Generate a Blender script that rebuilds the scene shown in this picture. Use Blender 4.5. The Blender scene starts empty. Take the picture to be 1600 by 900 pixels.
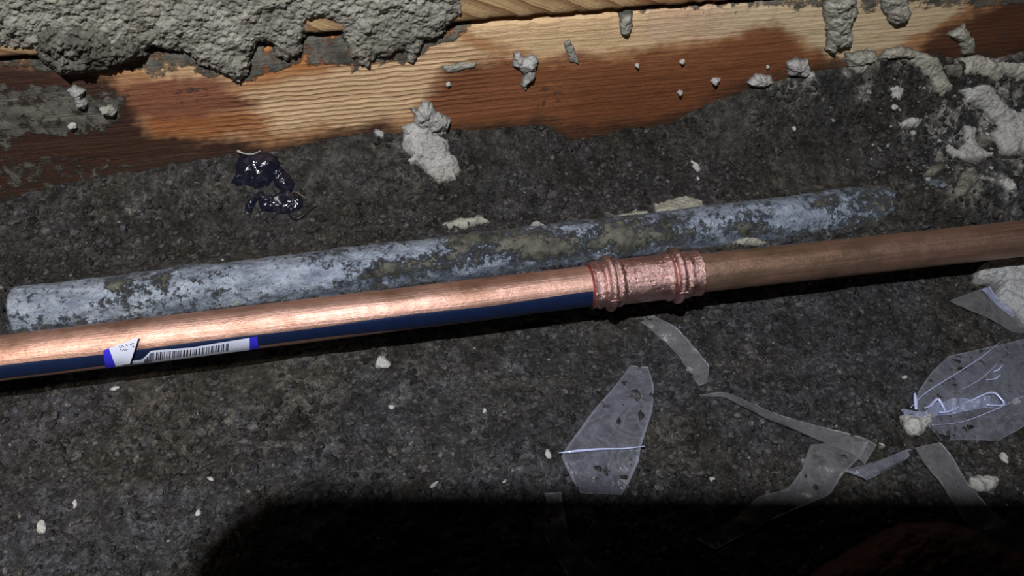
import bpy, math, random
import numpy as np
from mathutils import Vector, Matrix

random.seed(7)
rng = np.random.default_rng(11)

# ------------------------------------------------------------------ camera
F = 1256.0                      # focal length in pixels of a 1600 px wide frame
PITCH = math.radians(55)
_A = np.array([-800 / F * .380, (450 - 560) / F * .380, -.380])
_B = np.array([800 / F * .465, (450 - 372) / F * .465, -.465])
_X = (_B - _A) / np.linalg.norm(_B - _A)
_Z = np.array([0, math.cos(PITCH), math.sin(PITCH)]); _Z -= _Z @ _X * _X; _Z /= np.linalg.norm(_Z)
_Y = np.cross(_Z, _X)
M = np.array([_X, _Y, _Z])      # camera axes -> world axes
PIPE_Z = 0.030
_t = min(np.linspace(0, 1, 4001), key=lambda t: abs((_A + (_B - _A) * t)[0] / -(_A + (_B - _A) * t)[2] * F + 800 - 1015))
CAM = np.array([0, 0, PIPE_Z]) - M @ (_A + (_B - _A) * _t)

sc = bpy.context.scene
col = sc.collection
cd = bpy.data.cameras.new('camera'); cam = bpy.data.objects.new('camera', cd); col.objects.link(cam)
cd.sensor_width = 36; cd.lens = 36 * F / 1600; cd.clip_start = .005; cd.clip_end = 50
R3 = Matrix([list(r) for r in M])
cam.matrix_world = Matrix.Translation(Vector(CAM)) @ R3.to_4x4()
sc.camera = cam

# ------------------------------------------------------------------ world, lights, exposure
w = bpy.data.worlds.new('world'); sc.world = w; w.use_nodes = True
w.node_tree.nodes['Background'].inputs[0].default_value = (.8, .87, 1, 1)
w.node_tree.nodes['Background'].inputs[1].default_value = .006
LIGHT = np.array([-.235, -.255, .74])
AIM = np.array([-.10, .05, 0.])
ld = bpy.data.lights.new('headlamp', 'SPOT'); ld.energy = 27; ld.shadow_soft_size = .0026
ld.spot_size = math.radians(100); ld.spot_blend = 1; ld.color = (.95, .97, 1)
lo = bpy.data.objects.new('headlamp', ld); col.objects.link(lo)
lo.location = LIGHT; lo.rotation_euler = Vector(AIM - LIGHT).to_track_quat('-Z', 'Y').to_euler()
l2 = bpy.data.lights.new('work_lamp', 'SPOT'); l2.energy = 4.2; l2.shadow_soft_size = .012; l2.color = (1, .84, .62)
l2.spot_size = math.radians(30); l2.spot_blend = 1
lo2 = bpy.data.objects.new('work_lamp', l2); col.objects.link(lo2)
lo2.location = (-.50, -.22, .52); lo2.rotation_euler = Vector((.18, .21, -.5)).to_track_quat('-Z', 'Y').to_euler()
sc.view_settings.view_transform = 'Standard'; sc.view_settings.look = 'None'
sc.view_settings.gamma = 1; sc.view_settings.use_curve_mapping = False
sc.view_settings.exposure = 0.0

# ------------------------------------------------------------------ pixel <-> world helpers
def dirs(px, py):
    px = np.asarray(px, float); py = np.asarray(py, float)
    d = np.stack([(px - 800) / F, (450 - py) / F, -np.ones_like(px)], -1)
    return d @ M.T
def on_z(px, py, z=0.0):
    d = dirs(px, py); return CAM + d * ((z - CAM[2]) / d[..., 2])[..., None]
def proj(P):
    q = (np.asarray(P) - CAM) @ M
    return 800 + F * q[..., 0] / -q[..., 2], 450 - F * q[..., 1] / -q[..., 2]

# ------------------------------------------------------------------ numpy noise
def _h(ix, iy, s):
    n = (ix.astype(np.int64) * 374761393 + iy.astype(np.int64) * 668265263 + s * 982451653) & 0xffffffff
    n = ((n ^ (n >> 13)) * 1274126177) & 0xffffffff
    return ((n ^ (n >> 16)) & 0xffff) / 65535.0
def vn(x, y, s=0):
    ix = np.floor(x); iy = np.floor(y); fx = x - ix; fy = y - iy
    fx = fx * fx * fx * (fx * (fx * 6 - 15) + 10); fy = fy * fy * fy * (fy * (fy * 6 - 15) + 10)
    a = _h(ix, iy, s); b = _h(ix + 1, iy, s); c = _h(ix, iy + 1, s); d = _h(ix + 1, iy + 1, s)
    return (a + (b - a) * fx) + ((c + (d - c) * fx) - (a + (b - a) * fx)) * fy
def fbm(x, y, s=0, o=4, g=.5):
    r = 0; a = 1; t = 0
    for i in range(o):
        r = r + a * vn(x * (2.03 ** i) + 17.3 * i, y * (2.03 ** i) - 9.1 * i, s + i); t += a; a *= g
    return r / t - .5
def worley(x, y, s=0):
    ix = np.floor(x); iy = np.floor(y); best = np.full(np.shape(x), 9.0); idv = np.zeros(np.shape(x))
    for i in (-1, 0, 1):
        for j in (-1, 0, 1):
            cx = ix + i + _h(ix + i, iy + j, s); cy = iy + j + _h(ix + i, iy + j, s + 77)
            d = np.hypot(x - cx, y - cy); m = d < best
            idv = np.where(m, _h(ix + i, iy + j, s + 5), idv); best = np.where(m, d, best)
    return best, idv
def sdpoly(x, y, poly):
    """signed distance, positive inside"""
    P = np.asarray(poly, float); d = np.full(np.shape(x), 1e9); ins = np.zeros(np.shape(x), bool)
    for i in range(len(P)):
        ax, ay = P[i - 1]; bx, by = P[i]; ex, ey = bx - ax, by - ay
        t = np.clip(((x - ax) * ex + (y - ay) * ey) / max(ex * ex + ey * ey, 1e-12), 0, 1)
        d = np.minimum(d, np.hypot(x - ax - t * ex, y - ay - t * ey))
        c = (ay > y) != (by > y)
        if ey != 0:
            ins ^= c & (x < ex * (y - ay) / ey + ax)
    return np.where(ins, d, -d)
def sstep(x, a, b):
    t = np.clip((x - a) / (b - a), 0, 1); return t * t * (3 - 2 * t)
def pmask(px, py, poly, soft=12, warp=10, s=50):
    wx = px + warp * 2 * fbm(px / 28, py / 18, s, 4); wy = py + warp * 2 * fbm(px / 28, py / 18, s + 9, 4)
    st = 15 * fbm(px / 60, (py + .112 * px) / 3.2, s + 21, 3) + 10 * fbm(px / 8, py / 7, s + 27, 3)
    return sstep(sdpoly(wx, wy, poly) + st, -soft, soft)
def gmask(px, py, cx, cy, rx, ry, a=0):
    c, s_ = math.cos(math.radians(a)), math.sin(math.radians(a)); dx, dy = px - cx, py - cy
    return np.exp(-(((dx * c - dy * s_) / rx) ** 2 + ((dx * s_ + dy * c) / ry) ** 2))

# ------------------------------------------------------------------ object helpers
def tag(o, label=None, cat=None, group=None, kind=None):
    if label: o['label'] = label
    if cat: o['category'] = cat
    if group: o['group'] = group
    if kind: o['kind'] = kind
    return o
def empty(name, loc):
    o = bpy.data.objects.new(name, None); col.objects.link(o); o.location = loc; o.empty_display_size = .01
    bpy.context.view_layer.update(); return o
def mesh(name, V, Fc, mat, parent=None, smooth=True, attrs=None, recalc=False):
    me = bpy.data.meshes.new(name); V = np.asarray(V, float)
    org = np.zeros(3)
    if parent is None:
        org = np.array([(V[:, 0].min() + V[:, 0].max()) / 2, (V[:, 1].min() + V[:, 1].max()) / 2, V[:, 2].min()])
    else:
        q = parent
        while q is not None: org = org + np.array(q.location); q = q.parent
    Vl = V - org
    if isinstance(Fc, np.ndarray):
        nf = len(Fc); k = Fc.shape[1]
        me.vertices.add(len(V)); me.vertices.foreach_set('co', Vl.ravel())
        me.loops.add(nf * k); me.loops.foreach_set('vertex_index', Fc.ravel().astype(np.int32))
        me.polygons.add(nf); me.polygons.foreach_set('loop_start', np.arange(0, nf * k, k, dtype=np.int32))
        me.update(calc_edges=True); me.validate()
    else:
        me.from_pydata([tuple(v) for v in Vl], [], [tuple(f) for f in Fc]); me.validate()
    if smooth: me.polygons.foreach_set('use_smooth', [True] * len(me.polygons))
    for k, a in (attrs or {}).items():
        a = np.asarray(a, float)
        if a.ndim == 2:
            at = me.attributes.new(k, 'FLOAT_COLOR', 'POINT')
            at.data.foreach_set('color', np.concatenate([a, np.ones((len(a), 1))], 1).ravel())
        else:
            at = me.attributes.new(k, 'FLOAT', 'POINT'); at.data.foreach_set('value', a.ravel())
    me.materials.append(mat)
    o = bpy.data.objects.new(name, me); col.objects.link(o)
    if parent is None: o.location = org
    else: o.parent = parent
    return o
def gridfaces(nu, nv, mask=None, off=0):
    i = np.arange(nu * nv).reshape(nv, nu)
    q = np.stack([i[:-1, :-1], i[:-1, 1:], i[1:, 1:], i[1:, :-1]], -1)
    if mask is not None:
        m = mask[:-1, :-1] & mask[:-1, 1:] & mask[1:, 1:] & mask[1:, :-1]; q = q[m]
    return q.reshape(-1, 4) + off
def compact(V, Fc, attrs=None):
    u, inv = np.unique(Fc, return_inverse=True)
    return V[u], inv.reshape(Fc.shape), {k: a[u] for k, a in (attrs or {}).items()}

# ------------------------------------------------------------------ materials
class NT:
    def __init__(s, name):
        s.m = bpy.data.materials.new(name); s.m.use_nodes = True; s.t = s.m.node_tree; s.n = s.t.nodes; s.l = s.t.links
        s.b = s.n['Principled BSDF']; s.out = s.n['Material Output']; s.co = s.n.new('ShaderNodeTexCoord').outputs['Object']
    def node(s, typ, ins=None, **kw):
        n = s.n.new(typ)
        for k, v in kw.items(): setattr(n, k, v)
        for k, v in (ins or {}).items(): s.put(n.inputs[k], v)
        return n
    def put(s, sock, v):
        if isinstance(v, bpy.types.NodeSocket): s.l.new(v, sock)
        elif isinstance(v, (tuple, list)) and len(v) == 3 and sock.type == 'RGBA': sock.default_value = (*v, 1)
        else: sock.default_value = v
    def attr(s, name, out='Fac'): return s.node('ShaderNodeAttribute', attribute_name=name).outputs[out]
    def mapped(s, scale, rot=(0, 0, 0)): return s.node('ShaderNodeMapping', {'Vector': s.co, 'Scale': scale, 'Rotation': rot}).outputs[0]
    def noise(s, scale, detail=6, rough=.55, vec=None, dist=0, out='Fac'):
        return s.node('ShaderNodeTexNoise', {'Vector': vec or s.co, 'Scale': scale, 'Detail': detail, 'Roughness': rough, 'Distortion': dist}).outputs[out]
    def vor(s, scale, vec=None, feature='F1', rnd=1): return s.node('ShaderNodeTexVoronoi', {'Vector': vec or s.co, 'Scale': scale, 'Randomness': rnd}, feature=feature).outputs['Distance']
    def mix(s, f, a, b, mode='MIX'):
        n = s.n.new('ShaderNodeMix'); n.data_type = 'RGBA'; n.blend_type = mode
        s.put(n.inputs[0], f); s.put(n.inputs[6], a); s.put(n.inputs[7], b); return n.outputs[2]
    def ramp(s, f, a, b, c0=(0, 0, 0), c1=(1, 1, 1)):
        n = s.n.new('ShaderNodeValToRGB'); n.color_ramp.elements[0].position = a; n.color_ramp.elements[1].position = b
        n.color_ramp.elements[0].color = (*c0, 1); n.color_ramp.elements[1].color = (*c1, 1); s.l.new(f, n.inputs[0]); return n.outputs[0]
    def math(s, op, a, b=0.0):
        n = s.n.new('ShaderNodeMath'); n.operation = op; s.put(n.inputs[0], a); s.put(n.inputs[1], b); return n.outputs[0]
    def rng(s, f, a, b, c, d): return s.node('ShaderNodeMapRange', {0: f, 1: a, 2: b, 3: c, 4: d}).outputs[0]
    def bump(s, h, dist, strength=1.0, nrm=None):
        n = s.node('ShaderNodeBump', {'Height': h, 'Distance': dist, 'Strength': strength})
        if nrm: s.l.new(nrm, n.inputs['Normal'])
        return n.outputs[0]
    def set(s, **kw):
        for k, v in kw.items(): s.put(s.b.inputs[k.replace('_', ' ')], v)
        return s.m

def mat_soil():
    t = NT('damp_soil')
    n1 = t.noise(110, 8, .72); n2 = t.noise(340, 6, .66); n3 = t.noise(1100, 4, .6)
    c = t.attr('tint', 'Color')
    c = t.mix(t.ramp(n1, .36, .60), t.mix(1.0, c, (.40, .375, .34), 'MULTIPLY'), t.mix(1.0, c, (1.5, 1.5, 1.52), 'MULTIPLY'))
    c = t.mix(t.ramp(t.noise(38, 7, .7), .40, .62), t.mix(1.0, c, (.72, .69, .64), 'MULTIPLY'), t.mix(1.0, c, (1.2, 1.2, 1.22), 'MULTIPLY'))
    c = t.mix(t.ramp(n2, .47, .64), c, t.mix(1.0, c, (2.5, 2.45, 2.4), 'MULTIPLY'))
    c = t.mix(t.rng(n3, .35, .7, 0, .8), c, t.mix(1.0, c, (.40, .40, .40), 'MULTIPLY'))
    fleck = t.math('MULTIPLY', t.ramp(t.vor(260), .10, .20, (1, 1, 1), (0, 0, 0)), t.ramp(t.noise(120, 3), .55, .62))
    c = t.mix(t.math('MULTIPLY', fleck, .6), c, (.26, .25, .235))
    nb = t.bump(t.noise(900, 5, .6), .0014, .9, t.bump(n2, .0042, 1.0, t.bump(t.noise(150, 6, .65), .0060, .9)))
    wet = t.ramp(t.noise(75, 6, .65), .44, .60)
    r = t.mix(wet, (.66, .66, .66), (.17, .17, .17))
    return t.set(Base_Color=c, Roughness=r, Normal=nb, Specular_IOR_Level=t.rng(wet, 0, 1, .25, .9))
def mat_mortar(name, a, b, rough=.85, sc_=1.0):
    t = NT(name)
    n = t.noise(70 * sc_, 8, .65); c = t.mix(t.ramp(n, .32, .68), a, b)
    c = t.mix(t.rng(t.noise(700, 4, .6), .3, .7, 0, .45), c, t.mix(1.0, c, (.45, .43, .40), 'MULTIPLY'))
    c = t.mix(t.ramp(t.noise(28 * sc_, 6, .65), .46, .64, (0, 0, 0), (.62, .62, .62)), c, t.mix(1.0, c, (.50, .47, .39), 'MULTIPLY'))
    c = t.mix(t.attr('dirt'), c, (.07, .065, .055))
    h = t.math('ADD', t.noise(420, 6, .65), t.math('MULTIPLY', t.vor(300), .5))
    return t.set(Base_Color=c, Roughness=rough, Normal=t.bump(h, .0022, 1), Specular_IOR_Level=.25)
def mat_wood(name, light, dark, scale, rot=0):
    t = NT(name)
    vec = t.mapped((1, 1, 1), (0, rot, 0))
    long_ = t.node('ShaderNodeMapping', {'Vector': vec, 'Scale': (6, 60, 60)}).outputs[0]
    wob = t.noise(1.2, 4, .5, long_)
    wv = t.node('ShaderNodeTexWave', {'Vector': vec, 'Scale': scale, 'Distortion': 2.6, 'Detail': 3, 'Detail Scale': .9, 'Detail Roughness': .45},
                wave_type='BANDS', bands_direction='Z', wave_profile='SAW').outputs['Fac']
    fine = t.noise(1, 6, .7, t.node('ShaderNodeMapping', {'Vector': vec, 'Scale': (25, 900, 900)}).outputs[0])
    g = t.math('MULTIPLY', t.ramp(wv, .45, .98), t.attr('grain'))
    c = t.mix(g, light, dark)
    c = t.mix(t.rng(fine, .35, .7, 0, .5), c, t.mix(1.0, c, (.60, .50, .42), 'MULTIPLY'))
    c = t.mix(1.0, c, t.attr('tint', 'Color'), 'MULTIPLY')
    c = t.mix(t.rng(wob, .3, .7, .0, .35), c, t.mix(1.0, c, (.7, .62, .55), 'MULTIPLY'))
    mudc = t.mix(t.ramp(t.noise(90, 7, .65), .35, .65), (.055, .050, .042), (.20, .185, .15))
    mud = t.ramp(t.math('ADD', t.attr('mud'), t.math('MULTIPLY', t.math('SUBTRACT', t.noise(140, 8, .7), .5), 1.6)), .45, .62)
    c = t.mix(mud, c, mudc)
    h = t.math('ADD', t.math('MULTIPLY', wv, -.7), t.math('ADD', fine, t.math('MULTIPLY', mud, 1.2)))
    return t.set(Base_Color=c, Roughness=t.rng(fine, .3, .7, .42, .7), Normal=t.bump(h, .0011, .9, t.bump(t.noise(260, 6, .7), .0012, .6)), Specular_IOR_Level=.4)
def mat_galv():
    t = NT('weathered_galvanised_steel')
    v = t.mapped((.45, 1, 1))
    c = t.mix(t.ramp(t.noise(170, 7, .7, v), .35, .66), (.19, .225, .30), (.46, .52, .62))
    c = t.mix(t.ramp(t.noise(420, 4, .7), .56, .66), c, (.12, .13, .13))
    mud = t.ramp(t.math('ADD', t.attr('mud'), t.math('MULTIPLY', t.math('SUBTRACT', t.noise(190, 10, .80), .5), 2.6)), .42, .70)
    mc = t.mix(t.ramp(t.noise(120, 6, .6), .35, .65), (.035, .033, .022), (.15, .145, .115))
    c = t.mix(mud, c, mc)
    return t.set(Base_Color=c, Metallic=t.math('MULTIPLY', t.math('SUBTRACT', 1.0, mud), .55), Roughness=t.rng(t.noise(300, 4), .3, .7, .36, .6),
                 Normal=t.bump(t.math('ADD', t.noise(420, 6, .7), t.math('MULTIPLY', mud, 1.3)), .0011, 1))
def mat_copper(name, a, b, patina, pf, metal=.8, r0=.26, r1=.46, bscale=1.0):
    t = NT(name)
    st = t.mapped((22, 700, 700)); st2 = t.mapped((60, 260, 260))
    c = t.mix(t.ramp(t.noise(1, 6, .65, st), .3, .7), a, b)
    c = t.mix(t.math('MULTIPLY', t.ramp(t.noise(55, 7, .65, t.mapped((.5, 1, 1))), .45, .68), pf), c, patina)
    c = t.mix(t.math('MULTIPLY', t.ramp(t.noise(1, 5, .7, st2), .60, .72), .35), c, (.80, .62, .55))
    h = t.math('ADD', t.noise(1, 5, .7, st), t.math('MULTIPLY', t.noise(480, 5, .65), .8 * bscale))
    return t.set(Base_Color=c, Metallic=metal, Roughness=t.rng(t.noise(160, 6, .7), .3, .7, r0, r1), Normal=t.bump(h, .00035 * bscale, .8))
def mat_plain(name, c, rough=.5, metal=0, spec=.5, bump=0, bs=400, var=.25):
    t = NT(name); cc = t.mix(t.ramp(t.noise(bs * .4, 5, .6), .3, .7), tuple(x * (1 - var) for x in c), c)
    t.set(Base_Color=cc, Roughness=rough, Metallic=metal, Specular_IOR_Level=spec)
    if bump: t.set(Normal=t.bump(t.noise(bs, 5, .6), bump, 1))
    return t.m
def mat_film(name, tint, base_alpha, rough=.22, cloud=.5, bump=.0005, rim=.5):
    t = NT(name)
    n = t.noise(120, 8, .76, dist=.3)
    ridge = t.math('SUBTRACT', 1.0, t.math('ABSOLUTE', t.rng(t.noise(55, 3, .5, dist=1.5), 0, 1, -6, 6)))
    ridge = t.node('ShaderNodeClamp', {'Value': ridge}).outputs[0]
    fr = t.node('ShaderNodeLayerWeight', {'Blend': .3}).outputs['Facing']
    f = t.math('ADD', t.math('MULTIPLY', fr, .25), t.math('ADD', base_alpha, t.math('MULTIPLY', t.math('SUBTRACT', n, .46), cloud)))
    f = t.math('ADD', f, t.math('MULTIPLY', t.attr('rim'), t.math('MULTIPLY', n, rim * 1.6)))
    f = t.math('ADD', f, t.math('MULTIPLY', ridge, .10))
    f = t.node('ShaderNodeClamp', {'Value': f, 'Min': .02, 'Max': .95}).outputs[0]
    nb = t.bump(t.noise(230, 5, .6), bump, 1, t.bump(ridge, bump * .4, .5, t.bump(t.noise(70, 4, .6), bump * 4, .8)))
    t.set(Base_Color=tint, Roughness=rough, Normal=nb, Specular_IOR_Level=.9)
    tr = t.node('ShaderNodeBsdfTransparent'); mx = t.node('ShaderNodeMixShader')
    t.l.new(f, mx.inputs[0]); t.l.new(tr.outputs[0], mx.inputs[1]); t.l.new(t.b.outputs[0], mx.inputs[2]); t.l.new(mx.outputs[0], t.out.inputs[0])
    return t.m

M_SOIL = mat_soil()
M_MORTAR = mat_mortar('grey_mortar', (.40, .38, .31), (.74, .71, .61))
M_MORTAR_W = mat_mortar('pale_mortar', (.50, .485, .46), (.78, .765, .74))
M_MORTAR_D = mat_mortar('dirty_mortar', (.15, .14, .105), (.38, .36, .30))
M_CHUNK = mat_mortar('concrete_chunk', (.46, .46, .475), (.66, .66, .67), .8, .6)
M_WOOD = mat_wood('stained_fir', (.86, .61, .37), (.24, .11, .05), 92)
M_WOOD2 = mat_wood('fir_offcut', (.70, .50, .28), (.30, .15, .07), 34, math.radians(-27))
M_GALV = mat_galv()
M_COPPER = mat_copper('bright_copper', (.52, .29, .22), (.76, .48, .395), (.30, .16, .105), .85, .86, .42, .60, .95)
M_COPPER_D = mat_copper('dull_copper', (.33, .18, .125), (.56, .35, .26), (.24, .16, .10), .8, .80, .36, .52, 1.0)
M_COPPER_C = mat_copper('pressed_copper', (.58, .32, .29), (.86, .58, .55), (.26, .12, .10), .7, .93, .20, .36, 2.0)
M_BLUE = mat_plain('blue_ink_stripe', (.006, .015, .055), .42, .0, .5, .0002, 500)
M_STICK = mat_plain('sticker_paper', (.62, .66, .82), .45, 0, .4, .0001, 300, .12)
M_STICKB = mat_plain('sticker_blue', (.035, .03, .60), .4, 0, .4, 0, 300, .1)
M_INK = mat_plain('black_print', (.03, .03, .05), .5)
M_RED = mat_plain('red_marker', (.26, .045, .035), .5, .2, .3, .0006, 500, .6)
M_BLACKP = mat_plain('black_glossy_plastic', (.010, .011, .022), .16, 0, .8, .0003, 150)
M_FILM = mat_film('clear_film', (.30, .31, .38), .10, .25, .34)
M_FILM_D = mat_film('dusty_film', (.24, .235, .25), .15, .36, .75, .0004)
M_FILM_B = mat_film('shiny_film', (.42, .46, .66), .20, .12, .6, .0012)
M_PEB = mat_mortar('white_grit', (.50, .49, .46), (.78, .77, .73))
M_STRAW = mat_plain('dry_straw', (.20, .14, .06), .7)
M_WIRE = mat_plain('black_wire', (.008, .008, .010), .4)
M_RUST = mat_plain('rusty_brown_sheet', (.10, .045, .032), .6, .2, .4, .0006, 200)
M_PHONE = mat_plain('phone_case', (.02, .02, .022), .5)

# ------------------------------------------------------------------ timber plane
P0 = on_z(0, 330); P1 = on_z(1600, 155)
BU = (P1 - P0) / np.linalg.norm(P1 - P0); BN = np.array([BU[1], -BU[0], 0.])     # BN faces the camera
def beam_hit(px, py):
    d = dirs(px, py); t = ((P0 - CAM) @ BN) / (d @ BN); return CAM + d * t[..., None]
def beam_uv(P): return (P - P0) @ BU, P[..., 2]
BEAM_H = float(beam_hit(np.array([860.]), np.array([27.]))[0, 2])

# ------------------------------------------------------------------ galvanised pipe axis
GR = .0134; GZ = .0065
G0 = on_z(22, 489, GZ); G1 = on_z(1385, 322, GZ); GD = (G1 - G0) / np.linalg.norm(G1 - G0)
GNrm = np.array([-GD[1], GD[0], 0.])

# ------------------------------------------------------------------ ground height
edge_px = np.array([(-90, 330), (0, 312), (120, 285), (200, 272), (300, 248), (420, 236), (480, 224), (560, 214), (640, 206), (760, 205), (850, 190),
                    (900, 210), (980, 200), (1050, 190), (1100, 165), (1170, 138), (1240, 118), (1300, 106), (1370, 92), (1450, 84), (1520, 92), (1600, 84), (1700, 78)], float)
eh = beam_hit(edge_px[:, 0], edge_px[:, 1]); EU, EZ = beam_uv(eh)
def ground_base(x, y):
    P = np.stack([x, y, np.zeros_like(x)], -1)
    u = (P - P0) @ BU; dist = (P - P0) @ BN                   # distance in front of the timber
    zb = np.interp(u, EU, EZ)
    h = zb * np.exp(-(np.maximum(dist, 0) / .030) ** 1.35)
    h = h + .0050 * 2 * fbm(x / .085, y / .07, 3, 3)
    # trench under the copper pipe is kept low, a bank hugs the steel pipe
    h = h - .0065 * sstep(y, -.075, -.03) * (1 - sstep(y, .012, .034))
    s = (P - G0) @ GD; q = (P - G0) @ GNrm; L = np.linalg.norm(G1 - G0)
    bank = .0050 * np.exp(-((np.abs(q) - .013) / .010) ** 2)
    end = sstep(s, L - .025, L + .012) * .0225 * np.exp(-(np.abs(q) / .020) ** 3)
    end = end * (1 - .62 * np.exp(-((s - L - .028) / .010) ** 2) * np.exp(-((q - .006) / .008) ** 2))
    lft = sstep(s, .006, -.010) * .015 * np.exp(-(q / .018) ** 2)
    return h + bank + end + lft
def ground_h(x, y):
    h = ground_base(x, y)
    wx = x + .006 * fbm(x / .02, y / .02, 31, 3); wy = y + .006 * fbm(x / .02, y / .02, 41, 3)
    c1, i1 = worley(wx / .013, wy / .0095, 5); c2, i2 = worley(wx / .0056, wy / .0045, 8); c3, _ = worley(wx / .0026, wy / .0022, 9)
    rough = .55 + .8 * sstep(vn(x / .06, y / .05, 61), .2, .8)
    h = h + rough * (.0026 * (.55 - c1) * (.2 + i1) + .0020 * (.5 - c2) * (.1 + 1.3 * i2) + .0007 * (.5 - c3) * vn(x / .01, y / .01, 62))
    h = h + rough * .0060 * fbm(x / .024, y / .017, 21, 6, .60)
    return h
XS = np.concatenate([np.linspace(-1.3, -.42, 40)[:-1], np.arange(-.42, .46, .00105), np.linspace(.46, 1.3, 40)])
YS = np.concatenate([np.linspace(-.9, -.19, 40)[:-1], np.arange(-.19, .165, .00105), np.linspace(.17, .24, 6)])
GX, GY = np.meshgrid(XS, YS)
GH = ground_h(GX, GY)
def sample(A, x, y):
    i = np.clip(np.searchsorted(XS, x) - 1, 0, len(XS) - 2); j = np.clip(np.searchsorted(YS, y) - 1, 0, len(YS) - 2)
    fx = np.clip((x - XS[i]) / (XS[i + 1] - XS[i]), 0, 1); fy = np.clip((y - YS[j]) / (YS[j + 1] - YS[j]), 0, 1)
    return (A[j, i] * (1 - fx) + A[j, i + 1] * fx) * (1 - fy) + (A[j + 1, i] * (1 - fx) + A[j + 1, i + 1] * fx) * fy

PX, PY = proj(np.stack([GX, GY, GH], -1))
def ground_tint():
    n = fbm(GX / .05, GY / .04, 90, 4) + .5
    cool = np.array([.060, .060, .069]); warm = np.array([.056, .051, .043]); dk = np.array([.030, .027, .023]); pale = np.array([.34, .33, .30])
    k = sstep(n, .35, .65)[..., None]; c = cool * k + warm * (1 - k)
    up = sstep(-(PY - (500 - PX * .118)), -20, 60)[..., None] * .55          # the clay above the pipes is browner
    c = c * (1 - up) + (warm * .85) * up
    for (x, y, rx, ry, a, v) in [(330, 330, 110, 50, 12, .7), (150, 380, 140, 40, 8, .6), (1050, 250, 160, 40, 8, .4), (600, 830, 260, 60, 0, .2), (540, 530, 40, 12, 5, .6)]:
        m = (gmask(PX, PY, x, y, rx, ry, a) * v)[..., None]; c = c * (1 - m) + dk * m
    pn = sstep(fbm(GX / .013, GY / .010, 95, 6, .62) + .5, .50, .58)
    for (x, y, rx, ry, a, v) in [(1500, 170, 110, 80, -30, .85), (1300, 130, 100, 28, 5, .8), (1520, 270, 70, 35, 0, .75), (230, 318, 140, 18, 14, .35), (1440, 95, 70, 25, 0, .7), (1560, 220, 60, 120, 0, .8),
                                 (1090, 340, 230, 26, 6, .45), (600, 215, 40, 30, 0, .35), (1560, 60, 60, 30, 0, .6), (450, 640, 260, 90, 10, .18), (720, 700, 130, 60, 0, .15)]:
        m = (gmask(PX, PY, x, y, rx, ry, a) * v * pn)[..., None]; c = c * (1 - m) + pale * m
    return c
V = np.stack([GX, GY, GH], -1).reshape(-1, 3)
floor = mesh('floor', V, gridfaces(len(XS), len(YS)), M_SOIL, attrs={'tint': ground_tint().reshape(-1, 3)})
tag(floor, kind='structure')

# ------------------------------------------------------------------ surface the loose things lie on
def surf(px, py, smooth=True):
    """where the line of sight meets soil, steel pipe or timber; returns point, normal"""
    d = dirs(px, py); d = d / np.linalg.norm(d, axis=-1, keepdims=True)
    ts = np.linspace(.22, .85, 420); hit = np.full(d.shape[:-1], ts[-1]); done = np.zeros(d.shape[:-1], bool)
    tb = ((P0 - CAM) @ BN) / (d @ BN)
    for t in ts:
        P = CAM + d * t; g = sample(GH, P[..., 0], P[..., 1])
        m = ~done & (P[..., 2] < g); hit[m] = t; done |= m
    on_beam = tb < hit; hit = np.where(on_beam, tb, hit)
    P = CAM + d * hit[..., None]
    g = sample(GH, P[..., 0], P[..., 1]); e = .004
    gx = (sample(GH, P[..., 0] + e, P[..., 1]) - sample(GH, P[..., 0] - e, P[..., 1])) / (2 * e)
    gy = (sample(GH, P[..., 0], P[..., 1] + e) - sample(GH, P[..., 0], P[..., 1] - e)) / (2 * e)
    N = np.stack([-gx * .5, -gy * .5, np.ones_like(gx)], -1)
    P[..., 2] = np.where(on_beam, P[..., 2], np.minimum(g, P[..., 2] + .01))
    N[on_beam] = BN + np.array([0, 0, .25]); N /= np.linalg.norm(N, axis=-1, keepdims=True)
    return P, N
def blur(A, n):
    for _ in range(n):
        B = np.pad(A, ((1, 1), (1, 1)) + ((0, 0),) * (A.ndim - 2), mode='edge')
        A = (B[:-2, 1:-1] + B[2:, 1:-1] + B[1:-1, :-2] + B[1:-1, 2:] + 2 * B[1:-1, 1:-1]) / 6
    return A

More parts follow.
